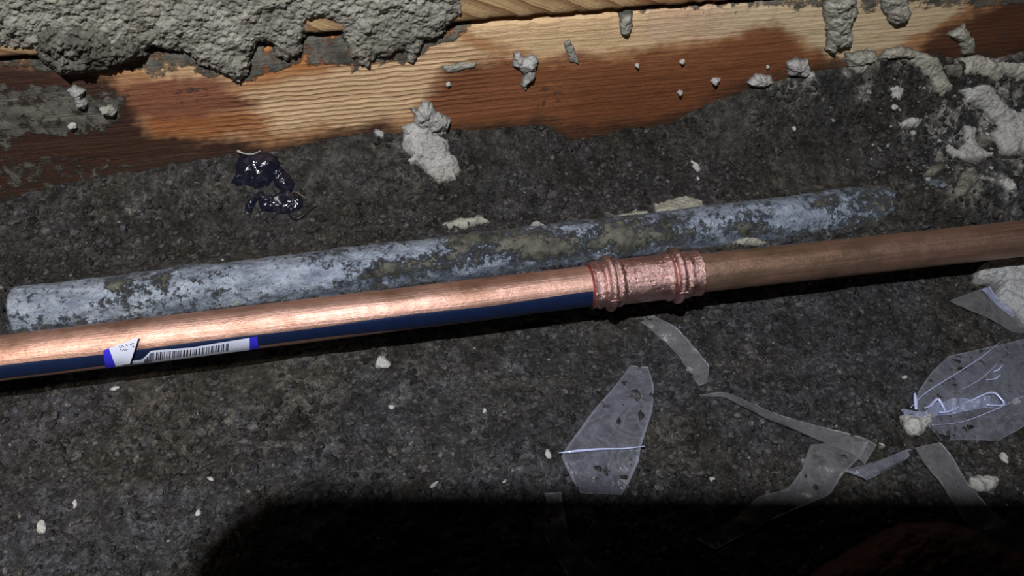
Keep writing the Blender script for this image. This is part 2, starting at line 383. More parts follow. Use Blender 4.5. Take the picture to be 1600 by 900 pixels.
def splat(name, poly, mat, label, cat, thick=.004, rag=3.5, lump=.5, edge=6, step=1.6, seed=0, group=None, dirt=0, parent=None, flat=False, plane=None):
    """a crusted lump: outline with a ragged edge, thickness along the normal of what it clings to, rim sunk into it"""
    poly = np.array(poly, float); x0, y0 = poly.min(0) - 8; x1, y1 = poly.max(0) + 8
    gx, gy = np.meshgrid(np.arange(x0, x1 + step, step), np.arange(y0, y1 + step, step))
    if plane is not None:
        P = plane(gx, gy); N = np.broadcast_to(BN, P.shape).copy()
    else:
        P, N = surf(gx, gy)
    P = blur(P, 4); N = blur(N, 6)
    if rag:
        wx = gx + rag * 3.0 * fbm(gx / 11, gy / 11, seed + 3, 5, .72); wy = gy + rag * 3.0 * fbm(gx / 11, gy / 11, seed + 13, 5, .72)
    else: wx, wy = gx, gy
    sd = sdpoly(wx, wy, poly)
    if flat: prof = np.clip(sd / edge, 0, 1) ** .5
    else: prof = 1 - np.exp(-np.maximum(sd, 0) / edge)
    c, cid = worley(gx / 11 + seed, gy / 9, seed); c2, _ = worley(gx / 4.6, gy / 4.2 + seed, seed + 2)
    lum = 1 + lump * (.55 * (.5 - c) + .35 * (cid - .5) + .28 * (.45 - c2) + 2.6 * fbm(gx / 26, gy / 20, seed + 40, 6, .62))
    h = thick * prof * lum + .0005 * (sd > 0)
    h = np.where(sd > 0, h, sd * .00045)
    V = P + N * h[..., None]
    m = sd > -5.5
    F_ = gridfaces(gx.shape[1], gx.shape[0], m)
    if len(F_) == 0: return None
    dm = np.clip(dirt + 1.2 * dirt * fbm(gx / 30, gy / 20, seed + 70, 4) * 2, 0, 1) if dirt else np.zeros_like(gx)
    dm = np.clip(dm + .8 * (1 - sstep(sd, -1, 2.5)), 0, 1)
    V2, F2, at = compact(V.reshape(-1, 3), F_[:, ::-1], {'dirt': dm.ravel()})
    o = mesh(name, V2, F2, mat, parent, attrs=at)
    if parent is None: tag(o, label, cat, group)
    return o

def tube(pts, rad, n=10, closed=True):
    pts = np.asarray(pts, float); rad = np.broadcast_to(rad, (len(pts),)); T = np.gradient(pts, axis=0); T /= np.linalg.norm(T, axis=1, keepdims=True)
    ref = np.array([0, 0, 1.]) if abs(T[0, 2]) < .9 else np.array([1., 0, 0]); V = []
    for p, t, r in zip(pts, T, rad):
        a = np.cross(ref, t); a /= np.linalg.norm(a); b = np.cross(t, a)
        for k in range(n):
            q = 2 * math.pi * k / n; V.append(p + r * (a * math.cos(q) + b * math.sin(q)))
    Fc = [(i * n + k, i * n + (k + 1) % n, (i + 1) * n + (k + 1) % n, (i + 1) * n + k) for i in range(len(pts) - 1) for k in range(n)]
    if closed: Fc += [tuple(range(n))[::-1], tuple(range((len(pts) - 1) * n, len(pts) * n))]
    return V, Fc

def ribbon(secs, nl=40, nw=9, wrinkle=.0008, seed=0, arch=0.0):
    """film strip. secs: (xL,yL,liftL,xR,yR,liftR) cross-sections; each edge stands 'lift' mm above what lies under it"""
    S = np.array(secs, float); k = len(S); tt = np.linspace(0, k - 1, nl)
    C = np.stack([np.interp(tt, range(k), S[:, i]) for i in range(6)], 1)
    for _ in range(2): C[1:-1] = (C[:-2] + 2 * C[1:-1] + C[2:]) / 4
    w_ = np.linspace(0, 1, nw)[None, :]
    gx = C[:, 0:1] * (1 - w_) + C[:, 3:4] * w_; gy = C[:, 1:2] * (1 - w_) + C[:, 4:5] * w_
    lf = (C[:, 2:3] * (1 - w_) + C[:, 5:6] * w_) / 1000 + arch * np.sin(math.pi * w_)
    gx = gx + 2.0 * fbm(gx / 14, gy / 14, seed + 7, 3); gy = gy + 2.0 * fbm(gx / 14, gy / 14, seed + 8, 3)
    P, N = surf(gx, gy); P = blur(P, 3); N = blur(N, 3)
    # slide the lifted point along the line of sight so that its outline stays where it belongs
    D = dirs(gx, gy); D /= np.linalg.norm(D, axis=-1, keepdims=True)
    lift = np.maximum(lf + wrinkle * 2 * fbm(gx / 9, gy / 26, seed, 4) + .0011, .0004)
    P = P + D * (lift / D[..., 2])[..., None]
    V = P.reshape(-1, 3); n = len(V); lower = V - np.array([0, 0, .00018])
    f = gridfaces(nw, nl)
    rim = []
    idx = np.arange(n).reshape(nl, nw)
    loop = list(idx[0, :]) + list(idx[1:, -1]) + list(idx[-1, :-1][::-1]) + list(idx[1:-1, 0][::-1])
    for a, b in zip(loop, loop[1:] + loop[:1]): rim.append((a, b, b + n, a + n))
    return np.concatenate([V, lower]), np.concatenate([f, f[:, ::-1] + n, np.array(rim)])

# ------------------------------------------------------------------ timbers
def board(name, z0, z1, u0, u1, off, depth, mat, painter, parent, du=.0014, ridge=.0003, seed=0):
    nu = int((u1 - u0) / du); nv = max(int((z1 - z0) / du), 8)
    U, Zz = np.meshgrid(np.linspace(u0, u1, nu), np.linspace(z0, z1, nv))
    dep = off + ridge * 2 * fbm(U / .05, Zz / .0022, seed, 3) + .0010 * fbm(U / .03, Zz / .02, seed + 5, 4)
    er = np.minimum(Zz - z0, z1 - Zz); dep = dep - .0035 * np.exp(-er / .0016) - .0012 * np.exp(-er / .005) * (vn(U / .006, Zz * 0, seed) > .6)
    P = P0 + U[..., None] * BU + dep[..., None] * BN; P[..., 2] = Zz
    px, py = proj(P); at = painter(px, py)
    V = P.reshape(-1, 3); n = len(V); f = gridfaces(nu, nv)
    back = [P0 + u_ * BU + (off - depth) * BN for u_ in (u0, u1)]
    bv = np.array([[back[0][0], back[0][1], z0], [back[1][0], back[1][1], z0], [back[1][0], back[1][1], z1], [back[0][0], back[0][1], z1]])
    V = np.concatenate([V, bv]); i = np.arange(n).reshape(nv, nu)
    fl = [tuple(q) for q in f]
    fl += [tuple(i[0, ::-1]) + (n, n + 1), tuple(i[-1, :]) + (n + 2, n + 3), (n + 1, n, n + 3, n + 2), tuple(i[:, -1][::-1]) + (n + 2, n + 1)[::-1], tuple(i[:, 0]) + (n + 3, n)]
    at = {k: np.concatenate([a.reshape(n, -1), np.repeat(a.reshape(n, -1)[-1:], 4, 0)]).squeeze() for k, a in at.items()}
    return mesh(name, V, fl, mat, parent, attrs=at)
def lerp(c, m, k): m = m[..., None]; return c * (1 - m) + np.array(k) * m
def paint_lower(px, py):
    c = np.ones(px.shape + (3,)) * np.array([.74, .56, .43])
    c = lerp(c, pmask(px, py, [(360, 150), (560, 100), (700, 62), (800, 90), (690, 170), (560, 192), (320, 222), (420, 190)], 10), (1.15, 1.15, 1.12))
    c = lerp(c, pmask(px, py, [(700, 30), (1100, -20), (1180, 30), (1090, 62), (960, 80), (840, 90), (760, 62)], 9, 8, 3), (1.12, 1.12, 1.06))
    c = lerp(c, pmask(px, py, [(1090, -40), (1590, -40), (1430, 58), (1330, 98), (1292, 88), (1250, 62), (1180, 45), (1100, 62)], 7, 7, 8), (1.05, 1.16, 1.22))
    c = lerp(c, pmask(px, py, [(205, 88), (330, 80), (390, 130), (240, 128)], 8), (1.1, 1.05, .95))
    c = lerp(c, pmask(px, py, [(392, 60), (560, 20), (575, 70), (470, 110), (390, 128)], 12), (.86, .50, .27))
    c = lerp(c, pmask(px, py, [(650, 170), (700, 110), (760, 95), (900, 92), (1100, 68), (1210, 40), (1290, 92), (1330, 140), (1040, 240), (640, 250)], 14, 14, 12), (.36, .185, .11))
    c = lerp(c, .6 * pmask(px, py, [(900, 130), (1290, 80), (1300, 140), (1000, 240), (880, 230)], 16, 14, 14), (.25, .11, .065))
    c = lerp(c, pmask(px, py, [(1470, 40), (1580, 0), (1750, -30), (1750, 140), (1440, 130), (1440, 70)], 9, 10, 22), (.16, .085, .06))
    c = lerp(c, pmask(px, py, [(180, 130), (330, 120), (400, 165), (300, 195), (190, 185)], 14, 12, 17), (.37, .20, .17))
    c = lerp(c, pmask(px, py, [(-200, 70), (120, 108), (170, 120), (230, 205), (440, 228), (600, 190), (620, 250), (300, 320), (-200, 460)], 12, 12, 19), (.075, .040, .030))
    c = lerp(c, .8 * pmask(px, py, [(230, 185), (400, 182), (420, 215), (250, 215)], 8, 10, 23), (.55, .27, .13))
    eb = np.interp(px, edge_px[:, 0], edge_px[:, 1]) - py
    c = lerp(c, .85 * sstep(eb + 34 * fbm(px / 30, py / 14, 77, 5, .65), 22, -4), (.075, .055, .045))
    c = lerp(c, .75 * pmask(px, py, [(1000, 10), (1130, -10), (1140, 55), (1010, 62)], 10, 8, 29), (1.0, 1.0, 1.1))
    gr = .35 + .65 * pmask(px, py, [(360, 140), (560, 90), (760, 70), (760, 160), (560, 200), (320, 225)], 18)
    mud = .66 * pmask(px, py, [(-200, 145), (100, 130), (200, 150), (190, 205), (60, 225), (-200, 240)], 16, 12, 33) + .36 * gmask(px, py, 300, 150, 80, 30)
    mud = np.maximum(mud, .5 * pmask(px, py, [(-200, 220), (100, 230), (300, 270), (0, 400), (-200, 420)], 30, 16, 35))
    mud = np.maximum(mud, .62 * sstep(np.interp(px, [-90, 60, 200, 300, 380, 470, 560, 640, 720, 760], [90, 118, 120, 118, 142, 104, 118, 104, 60, 20]) + 30 * fbm(px / 40, py / 20, 81, 4) - py, -8, 18))
    mud = np.maximum(mud, .42 * gmask(px, py, 1250, 110, 130, 30, 15)); mud = np.maximum(mud, .30 * gmask(px, py, 1560, 60, 80, 60)); mud = np.maximum(mud, .35 * gmask(px, py, 860, 150, 60, 50))
    return {'tint': c, 'grain': gr, 'mud': mud}
def paint_upper(px, py):
    c = np.ones(px.shape + (3,)) * np.array([1.0, .96, .9]); c = lerp(c, pmask(px, py, [(985, -60), (1300, -60), (1300, 60), (1000, 60)], 8), (.92, .74, .66))
    return {'tint': c, 'grain': np.ones_like(px) * .9, 'mud': np.ones_like(px) * .12}
bc = P0 + .35 * BU
beam = tag(empty('timber_beam', (bc[0], bc[1], -.02)), 'long stained timber beam with wet red-brown face and pale striped grain, lying along the soil', 'beam')
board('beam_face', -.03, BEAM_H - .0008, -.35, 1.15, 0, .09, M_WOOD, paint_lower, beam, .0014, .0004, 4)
up = tag(empty('wood_plank', (bc[0], bc[1], BEAM_H)), 'pale plank end with slanting grain resting on top of the stained beam', 'plank')
board('plank_board', BEAM_H + .0008, BEAM_H + .045, -.35, 1.15, .002, .09, M_WOOD2, paint_upper, up, .002, .0003, 14)

# ------------------------------------------------------------------ mortar on the timber
splat('mortar_crust', [(-90, -70), (730, -70), (722, 20), (705, 36), (690, 56), (665, 62), (655, 84), (640, 90), (630, 76), (602, 88), (588, 88), (574, 108), (560, 96), (548, 88), (540, 62), (532, 36),
                       (500, 28), (480, 30), (474, 66), (470, 84), (450, 94), (432, 88), (424, 68), (400, 66), (392, 92), (388, 118), (372, 128), (350, 116), (330, 104), (306, 100), (296, 82), (240, 72), (206, 80), (190, 96), (120, 112), (70, 96), (52, 74), (-90, 72)],
      M_MORTAR, 'large grey mortar crust spread over the top left of the timber beam', 'mortar', thick=.0042, edge=8, lump=.52, step=1.3, seed=2, dirt=.30, rag=5)
splat('mortar_smear', [(50, 40), (120, 20), (215, 50), (230, 85), (170, 112), (95, 118), (60, 90)], M_MORTAR_D, 'dark olive mud smear over the mortar crust at far left', 'mud', thick=.0078, edge=14, lump=.55, seed=77, dirt=.5)
W = M_MORTAR_W
SP = [
 ('mortar_clump', [(638, 166), (652, 172), (660, 158), (676, 160), (682, 174), (700, 181), (704, 196), (694, 210), (680, 217), (702, 221), (701, 240), (712, 250), (720, 270), (712, 282), (686, 287), (668, 276), (655, 262), (637, 255), (645, 245), (628, 234), (632, 215), (626, 196), (645, 190), (648, 178)],
  W, 'tall pale mortar clump standing against the beam foot, above the copper pipe', .0062),
 ('mortar_clump', [(803, 82), (812, 80), (820, 90), (832, 85), (842, 92), (838, 108), (836, 122), (826, 130), (820, 142), (814, 132), (818, 116), (808, 106), (800, 104)], W, 'small ragged white mortar splash on the beam face, right of the pale clump', .004),
 ('mortar_drip', [(1292, -20), (1332, -20), (1340, 18), (1330, 40), (1334, 60), (1325, 74), (1308, 74), (1298, 84), (1289, 76), (1292, 50), (1286, 20)], M_MORTAR, 'long grey mortar drip hanging down the beam at upper right', .0055),
 ('mortar_drip', [(1374, -20), (1414, -20), (1421, 20), (1414, 36), (1398, 40), (1386, 30), (1376, 12)], M_MORTAR, 'short rounded mortar drip right of the long drip on the beam', .005),
 ('mortar_drip', [(972, 24), (986, 22), (988, 40), (982, 56), (970, 54), (968, 40)], M_MORTAR, 'narrow grey mortar drip just below the plank seam', .0035),
 ('mortar_smear', [(690, 104), (720, 96), (744, 98), (742, 106), (716, 112), (694, 112)], M_MORTAR, 'thin flat grey smear on the striped beam grain', .0012),
 ('mortar_drip', [(638, 76), (650, 74), (652, 88), (646, 98), (636, 96)], M_MORTAR, 'tiny mortar drip under the corner of the large crust', .003),
 ('mortar_clump', [(586, 202), (600, 205), (600, 218), (590, 220), (583, 208)], W, 'small pale mortar crumb left of the tall pale clump', .003),
 ('mortar_clump', [(104, 140), (116, 132), (134, 140), (130, 148), (138, 160), (134, 170), (120, 168), (116, 154)], W, 'twin pale mortar knob on the dark left end of the beam', .0035),
 ('mortar_clump', [(154, 168), (172, 162), (184, 172), (178, 182), (160, 178)], M_MORTAR, 'grey mortar knob right of the twin knob on the beam', .0035),
 ('mortar_clump', [(1166, 128), (1180, 115), (1204, 117), (1207, 130), (1190, 136), (1172, 134)], W, 'oval pale mortar lump at the beam foot, left of the rounded pair', .005),
 ('mortar_clump', [(1228, 101), (1240, 89), (1262, 92), (1267, 113), (1274, 127), (1262, 132), (1246, 121), (1231, 116)], W, 'rounded mortar lump at the beam foot under the long drip', .006),
 ('mortar_clump', [(1318, 84), (1345, 80), (1367, 78), (1371, 97), (1350, 112), (1338, 120), (1325, 108)], M_MORTAR, 'wedge of grey mortar directly below the long drip', .005),
 ('mortar_ridge', [(1370, 92), (1385, 76), (1410, 71), (1440, 82), (1462, 95), (1476, 124), (1486, 140), (1472, 152), (1458, 144), (1450, 125), (1430, 106), (1400, 95), (1380, 98)], M_MORTAR, 'curving mortar ridge arching over the dark soil at upper right', .0045),
 ('mortar_clump', [(1478, 52), (1505, 38), (1520, 60), (1524, 82), (1504, 86), (1494, 66)], M_MORTAR, 'hooked grey mortar piece on the dark right end of the beam', .004),
 ('mortar_clump', [(1498, 92), (1530, 86), (1560, 100), (1600, 100), (1630, 118), (1590, 127), (1566, 120), (1556, 130), (1530, 119), (1505, 118)], M_MORTAR, 'broad flat mortar patch at the right edge below the beam', .0045),
 ('mortar_clump', [(1474, 104), (1496, 102), (1502, 112), (1498, 124), (1480, 120)], M_MORTAR_D, 'dirty brown mortar bit left of the broad flat patch', .004),
 ('mortar_ridge', [(1498, 142), (1536, 134), (1556, 150), (1570, 172), (1620, 182), (1630, 244), (1592, 236), (1584, 244), (1566, 240), (1556, 226), (1543, 212), (1556, 200), (1540, 182), (1520, 168), (1503, 156)], W, 'lumpy pale mortar chain running down the right edge', .0065),
 ('mortar_splash', [(1503, 198), (1525, 200), (1522, 220), (1535, 235), (1554, 243), (1536, 250), (1520, 254), (1500, 251), (1486, 246), (1474, 236), (1480, 226), (1494, 236), (1507, 224)], W, 'anchor shaped white mortar splash at right', .0035),
 ('mortar_splash', [(1402, 195), (1424, 184), (1441, 188), (1433, 200), (1408, 202)], W, 'thin white mortar streak left of the anchor shaped splash', .0025),
 ('mortar_clump', [(1487, 302), (1500, 272), (1518, 262), (1530, 284), (1516, 295), (1506, 308), (1490, 312)], M_MORTAR_D, 'dull brown-grey mortar wedge below the anchor shaped splash', .004),
 ('mortar_clump', [(1558, 283), (1574, 280), (1588, 297), (1572, 302)], W, 'four-cornered pale mortar bit right of the dull wedge', .0035),
 ('mortar_splash', [(1440, 276), (1455, 259), (1478, 256), (1470, 268), (1450, 281)], M_MORTAR_D, 'thin slanting mortar strip left of the dull wedge', .0025),
 ('mortar_clump', [(1020, 322), (1050, 312), (1072, 308), (1098, 316), (1106, 334), (1090, 346), (1060, 352), (1036, 350), (1024, 338)], M_MORTAR, 'round grey mortar crust on top of the steel pipe', .0035),
 ('mortar_clump', [(960, 338), (990, 330), (1012, 334), (1010, 350), (984, 358), (964, 352)], M_MORTAR, 'grey mortar crust on the steel pipe left of the round crust', .003),
 ('mortar_splash', [(690, 350), (720, 342), (758, 340), (764, 350), (730, 356), (696, 358)], M_MORTAR, 'crumbly mortar line along the upper side of the steel pipe', .003),
 ('mortar_clump', [(826, 356), (838, 348), (852, 354), (848, 370), (834, 372)], W, 'small pale mortar blob midway along the steel pipe', .004),
 ('mortar_clump', [(1128, 362), (1156, 368), (1190, 376), (1198, 382), (1160, 386), (1130, 380)], M_MORTAR, 'mortar crumbs between steel pipe and right copper pipe', .004),
 ('mortar_clump', [(1405, 652), (1418, 646), (1430, 654), (1446, 646), (1458, 650), (1452, 664), (1444, 674), (1432, 684), (1420, 680), (1408, 668)], W, 'white mortar lump stuck to the shiny crinkled film', .005),
 ('mortar_clump', [(1510, 748), (1530, 742), (1560, 746), (1556, 760), (1534, 774), (1516, 764)], W, 'flat white mortar flake right of the long film strip', .0025),
 ('mortar_clump', [(362, 468 - 10), (376, 460), (384, 470), (372, 478), (360, 474)], M_MORTAR, 'small tan mortar blob on the left part of the steel pipe', .0035),
 ('mortar_smear', [(880, 68), (890, 60), (900, 84), (906, 100), (890, 96)], M_MORTAR, 'faint mortar trickle right of the ragged splash', .0015),
]
for i, (nm, poly, m, lab, th) in enumerate(SP):
    small = (max(p[0] for p in poly) - min(p[0] for p in poly)) < 45
    splat(nm, poly, m, lab, 'mortar', thick=th, rag=1.6 if small else 3.2, edge=4 if small else 6, lump=.5, step=1.0 if small else 1.4, seed=100 + i * 3, dirt=.08)
splat('white_flake', [(1386, 141), (1398, 136), (1410, 141), (1405, 158), (1394, 156)], M_PEB, 'small bright white flake on dark soil inside the mortar arch', 'chip', thick=.002, rag=.8, edge=2, lump=.15, step=.8, seed=9)

# ------------------------------------------------------------------ galvanised pipe
L = np.linalg.norm(G1 - G0); nl, na = 760, 72
s_, a_ = np.meshgrid(np.linspace(.001, L + .036, nl), np.linspace(0, 2 * math.pi, na, endpoint=False), indexing='ij')
rr = GR + .0006 * 2 * fbm(s_ / .012, a_ * 2.2, 60, 4) + .0004 * 2 * fbm(s_ / .004, a_ * 6, 66, 3)
crust = sstep(fbm(s_ / .022, a_ * 1.3, 71, 4) + .5, .56, .70); rr = rr + .0011 * crust * (1 + fbm(s_ / .003, a_ * 5, 73, 3))
rr[0] *= .80; rr[1] *= .93; rr[2] *= .98
Pg = G0 + s_[..., None] * GD + rr[..., None] * (np.cos(a_)[..., None] * GNrm + np.sin(a_)[..., None] * np.array([0, 0, 1.]))
gpx, gpy = proj(Pg)
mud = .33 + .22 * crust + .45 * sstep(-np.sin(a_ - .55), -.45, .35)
for (x, y, rx, ry, v) in [(185, 450, 20, 16, .5), (250, 440, 22, 16, .35), (845, 385, 75, 22, .6), (700, 400, 60, 24, .3), (600, 420, 30, 22, .35), (1000, 370, 90, 18, .45), (1170, 355, 20, 18, .5), (1290, 318, 22, 12, .45), (760, 370, 60, 14, .3), (950, 345, 120, 12, .25), (1380, 320, 60, 60, .3)]:
    mud = mud + v * gmask(gpx, gpy, x, y, rx, ry)
for (x, y, rx, ry) in [(110, 470, 60, 26), (430, 430, 110, 24), (560, 405, 60, 20), (1230, 335, 60, 20), (900, 360, 40, 16), (660, 385, 30, 14)]:
    mud = mud - .28 * gmask(gpx, gpy, x, y, rx, ry)
Vg = Pg.reshape(-1, 3); idx = np.arange(nl * na).reshape(nl, na); nx = np.roll(idx, -1, 1)
fg = np.stack([idx[:-1], nx[:-1], nx[1:], idx[1:]], -1).reshape(-1, 4)
fl = [tuple(q) for q in fg] + [tuple(idx[0][::-1]), tuple(idx[-1])]
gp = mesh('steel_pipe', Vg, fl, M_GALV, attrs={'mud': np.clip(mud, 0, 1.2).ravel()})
tag(gp, 'old mud-caked galvanised steel pipe half buried behind the copper pipe', 'pipe')

# ------------------------------------------------------------------ copper pipe run
KA = on_z(-140, 577.0, PIPE_Z); KK = on_z(1015, 435.5, PIPE_Z); KB = on_z(1800, 350.5, PIPE_Z)
KB = KK + (KB - KK) * 2.6; KA = KK + (KA - KK) * 1.8
RC = .0109; RD = .0105
run = tag(empty('copper_pipe', tuple(KK)), 'bright and dull copper pipes joined by a pressed coupling, running above the wet soil', 'pipe')
class Ax:
    def __init__(s, a, b):
        s.a = a; s.d = (b - a) / np.linalg.norm(b - a); s.L = np.linalg.norm(b - a); s.z = np.array([0, 0, 1.]); s.y = np.cross(s.z, s.d)
    def pt(s, t, ang, r):   # ang 0 = away from the camera, 90 deg = up, 180 deg = towards the camera
        t = np.asarray(t, float); ang = np.asarray(ang, float); r = np.asarray(r, float)
        return s.a + t[..., None] * s.d + r[..., None] * (np.cos(ang)[..., None] * s.y + np.sin(ang)[..., None] * s.z)
    def hit(s, px, py, r):  # line of sight against the cylinder -> (t, angle)
        d = dirs(px, py); o = CAM - s.a; dy, dz = d @ s.y, d @ s.z; oy, oz = o @ s.y, o @ s.z
        A_ = dy * dy + dz * dz; B_ = oy * dy + oz * dz; C_ = oy * oy + oz * oz - r * r
        D_ = B_ * B_ - A_ * C_; q = (-B_ - np.sqrt(np.maximum(D_, 0))) / A_
        P = CAM + d * q[..., None] - s.a; return P @ s.d, np.arctan2(P @ s.z, P @ s.y) % (2 * math.pi)
LA = Ax(KA, KK); RA = Ax(KK, KB)
def lathe(ax, prof, n=64, jit=0, seed=0):
    prof = np.array(prof, float); T, A2 = np.meshgrid(prof[:, 0], np.linspace(0, 2 * math.pi, n, endpoint=False), indexing='ij')
    Rr = np.repeat(prof[:, 1:2], n, 1)
    if jit: Rr = Rr + jit * 2 * fbm(T / .004, A2 * 3, seed, 3)
    V = ax.pt(T, A2, Rr).reshape(-1, 3); i = np.arange(len(prof) * n).reshape(-1, n); j = np.roll(i, -1, 1)
    f = np.stack([i[:-1], j[:-1], j[1:], i[1:]], -1).reshape(-1, 4)
    return V, [tuple(q) for q in f] + [tuple(i[0][::-1]), tuple(i[-1])]
V_, f_ = lathe(LA, [(t, RC + .00008 * math.sin(t * 70)) for t in np.linspace(0, LA.L - .004, 90)], 72); tag(mesh('pipe_section', V_, f_, M_COPPER, run), 'bright new copper pipe on the left')
V_, f_ = lathe(RA, [(t, RD) for t in np.linspace(.002, RA.L, 60)], 72, .00006, 3); tag(mesh('pipe_section', V_, f_, M_COPPER_D, run), 'dull brown copper pipe on the right')
# pressed coupling, centred on the joint
CX = Ax(KK - .5 * (LA.d + RA.d) / np.linalg.norm(.5 * (LA.d + RA.d)) * .05, KK + .5 * (LA.d + RA.d) * .05)
tl = float(CX.hit(np.array([931.]), np.array([447.]), .0125)[0][0]); tr = float(CX.hit(np.array([1104.]), np.array([427.]), .0125)[0][0])
b1 = float(CX.hit(np.array([962.]), np.array([443.]), .0145)[0][0]); b2 = float(CX.hit(np.array([1070.]), np.array([430.]), .0145)[0][0])
prof = []
for t in np.linspace(tl, tr, 150):
    r = .0122
    for b in (b1, b2):
        r += .0024 * math.exp(-((t - b) / .0020) ** 2)
        sgn = 1 if b == b2 else -1
        r += .0009 * math.exp(-((t - b - sgn * .0056) / .0013) ** 2)
        r += .0011 * math.exp(-((t - b + sgn * .0048) / .0014) ** 2)
        r -= .0007 * math.exp(-((t - b + sgn * .0024) / .0009) ** 2) + .0006 * math.exp(-((t - b - sgn * .0032) / .0009) ** 2)
    r += .0004 * math.exp(-((t - tl) / .0012) ** 2) + .0004 * math.exp(-((t - tr) / .0012) ** 2)
    prof.append((t, r))
prof = [(tl + .0005, .0108)] + prof + [(tr - .0005, .0104)]
V_, f_ = lathe(CX, prof, 96, .00013, 6)
# the press jaws leave six flats beside each bead
V_ = np.array(V_); q = V_ - CX.a; tt = q @ CX.d; yy = q @ CX.y; zz = q @ CX.z; an = np.arctan2(zz, yy) + .35; r = np.hypot(yy, zz)
flat = .0126 * math.cos(math.pi / 6) * 1.06 / np.cos((an % (math.pi / 3)) - math.pi / 6)
wgt = np.maximum(np.exp(-((tt - b1 + .0060) / .003) ** 4), np.exp(-((tt - b2 - .0060) / .003) ** 4)) * .55
rn = r * (1 - wgt) + np.minimum(r, flat) * wgt; V_ = CX.a + tt[:, None] * CX.d + (yy * rn / r)[:, None] * CX.y + (zz * rn / r)[:, None] * CX.z
cp = tag(mesh('press_coupling', V_, f_, M_COPPER_C, run), 'pinkish pressed copper coupling with two beads')
for b in (b1, b2):
    V_, f_ = lathe(CX, [(b - .0022, .0122)] + [(b + .0021 * math.cos(a), .0129 + .0024 * math.sin(a)) for a in np.linspace(math.pi, 0, 13)] + [(b + .0022, .0122)], 80, .00012, 8)
    mesh('bead_ring', V_, f_, M_COPPER_C, cp)
    # little burr where the jaws met
    c0 = CX.pt(b, math.radians(163), .0150); V_, f_ = tube([c0 - CX.d * .003, c0 - CX.d * .001, c0 + CX.d * .001, c0 + CX.d * .0035], [.0002, .0006, .0006, .0001], 6)
    mesh('press_burr', V_, f_, M_COPPER_C, cp)
V_, f_ = lathe(LA, [(LA.L + tl - .05 - .0010, RC), (LA.L + tl - .05 - .0008, RC + .0002), (LA.L + tl - .05 + .0008, RC + .0003), (LA.L + tl - .05 + .001, RC)], 64, .0001, 2)
mesh('depth_mark', V_, f_, M_RED, run)
def arc_patch(ax, t0, t1, a0f, a1f, r, nt=80, na_=10):
    T = np.linspace(t0, t1, nt)[:, None] + np.zeros((1, na_)); w_ = np.linspace(0, 1, na_)[None, :]
    A2 = a0f(T) * (1 - w_) + a1f(T) * w_
    Rr = np.full(T.shape, r); Rr[:, 0] -= .0002; Rr[:, -1] -= .0002
    return ax.pt(T, A2, Rr).reshape(-1, 3), gridfaces(na_, nt)
tend = LA.L + tl - .05 - .0012
a0 = lambda T: np.radians(141 + 2.2 * np.sin(T * 16 + 1) + 1.2 * fbm(T / .01, T * 0, 5, 3))
a1 = lambda T: np.radians(186 + 2.0 * np.sin(T * 21) + 24 * sstep(T, LA.L - .18, LA.L - .08))
V_, f_ = arc_patch(LA, 0, tend, a0, a1, RC + .00012, 160, 12); mesh('blue_stripe', V_, f_, M_BLUE, run)
# bar-code sticker, laid on the pipe where the lines of sight meet it
def cyl_quad(quads, r, nu=6, nv=6):
    Vs = []; Fs = []; off = 0
    for q in quads:
        q = np.array(q, float); uu, vv = np.meshgrid(np.linspace(0, 1, nu), np.linspace(0, 1, nv))
        x = (q[0, 0] * (1 - uu) + q[1, 0] * uu) * (1 - vv) + (q[3, 0] * (1 - uu) + q[2, 0] * uu) * vv
        y = (q[0, 1] * (1 - uu) + q[1, 1] * uu) * (1 - vv) + (q[3, 1] * (1 - uu) + q[2, 1] * uu) * vv
        t, a = LA.hit(x, y, r); Vs.append(LA.pt(t, a, np.full(t.shape, r)).reshape(-1, 3)); Fs.append(gridfaces(nu, nv)[:, ::-1] + off); off += nu * nv
    return np.concatenate(Vs), np.concatenate(Fs)
top = lambda x: np.interp(x, [205, 222, 236, 262, 300, 340, 390, 405], [564, 562, 548, 546, 543, 536, 528, 526])
bot = lambda x: np.interp(x, [160, 180, 205, 300, 405], [577, 574, 571.5, 559, 545])
xs = list(range(200, 391, 5))
V_, f_ = cyl_quad([[(a, top(a)), (b, top(b)), (b, bot(b)), (a, bot(a))] for a, b in zip(xs, xs[1:])], RC + .0004, 3, 8)
stk = tag(mesh('barcode_sticker', V_, f_, M_STICK, run), 'torn white bar-code sticker with blue ends')
V_, f_ = cyl_quad([[(390, 528), (402, 526), (404, 544.5), (390, 547)]], RC + .0004, 5, 8); tag(mesh('sticker_end', V_, f_, M_STICKB, stk), 'blue sticker end')
V_, f_ = cyl_quad([[(161, 548), (172, 543), (181, 573.5), (165, 576)]], RC + .0004, 5, 8); tag(mesh('sticker_end', V_, f_, M_STICKB, stk), 'blue sticker end')
V_, f_ = cyl_quad([[(172, 543), (196, 538), (205, 571), (181, 573.5)]], RC + .0005, 6, 8); mesh('sticker_panel', V_, f_, M_STICK, stk)
bars = []; x = 226.0
while x < 356:
    wd = random.choice([.9, 1.2, 1.8, 2.6]); sl = -1.0
    tp = max(top(x) + 3.0, 0); bt = bot(x) - 3.5 if x > 236 else bot(x) - 2
    bars.append([(x, tp), (x + wd, tp), (x + wd + sl, bt), (x + sl, bt)]); x += wd + random.choice([1.1, 1.5, 2.2, 3.0])
V_, f_ = cyl_quad(bars, RC + .00052, 2, 5); tag(mesh('barcode', V_, f_, M_INK, stk), 'black bar-code lines')
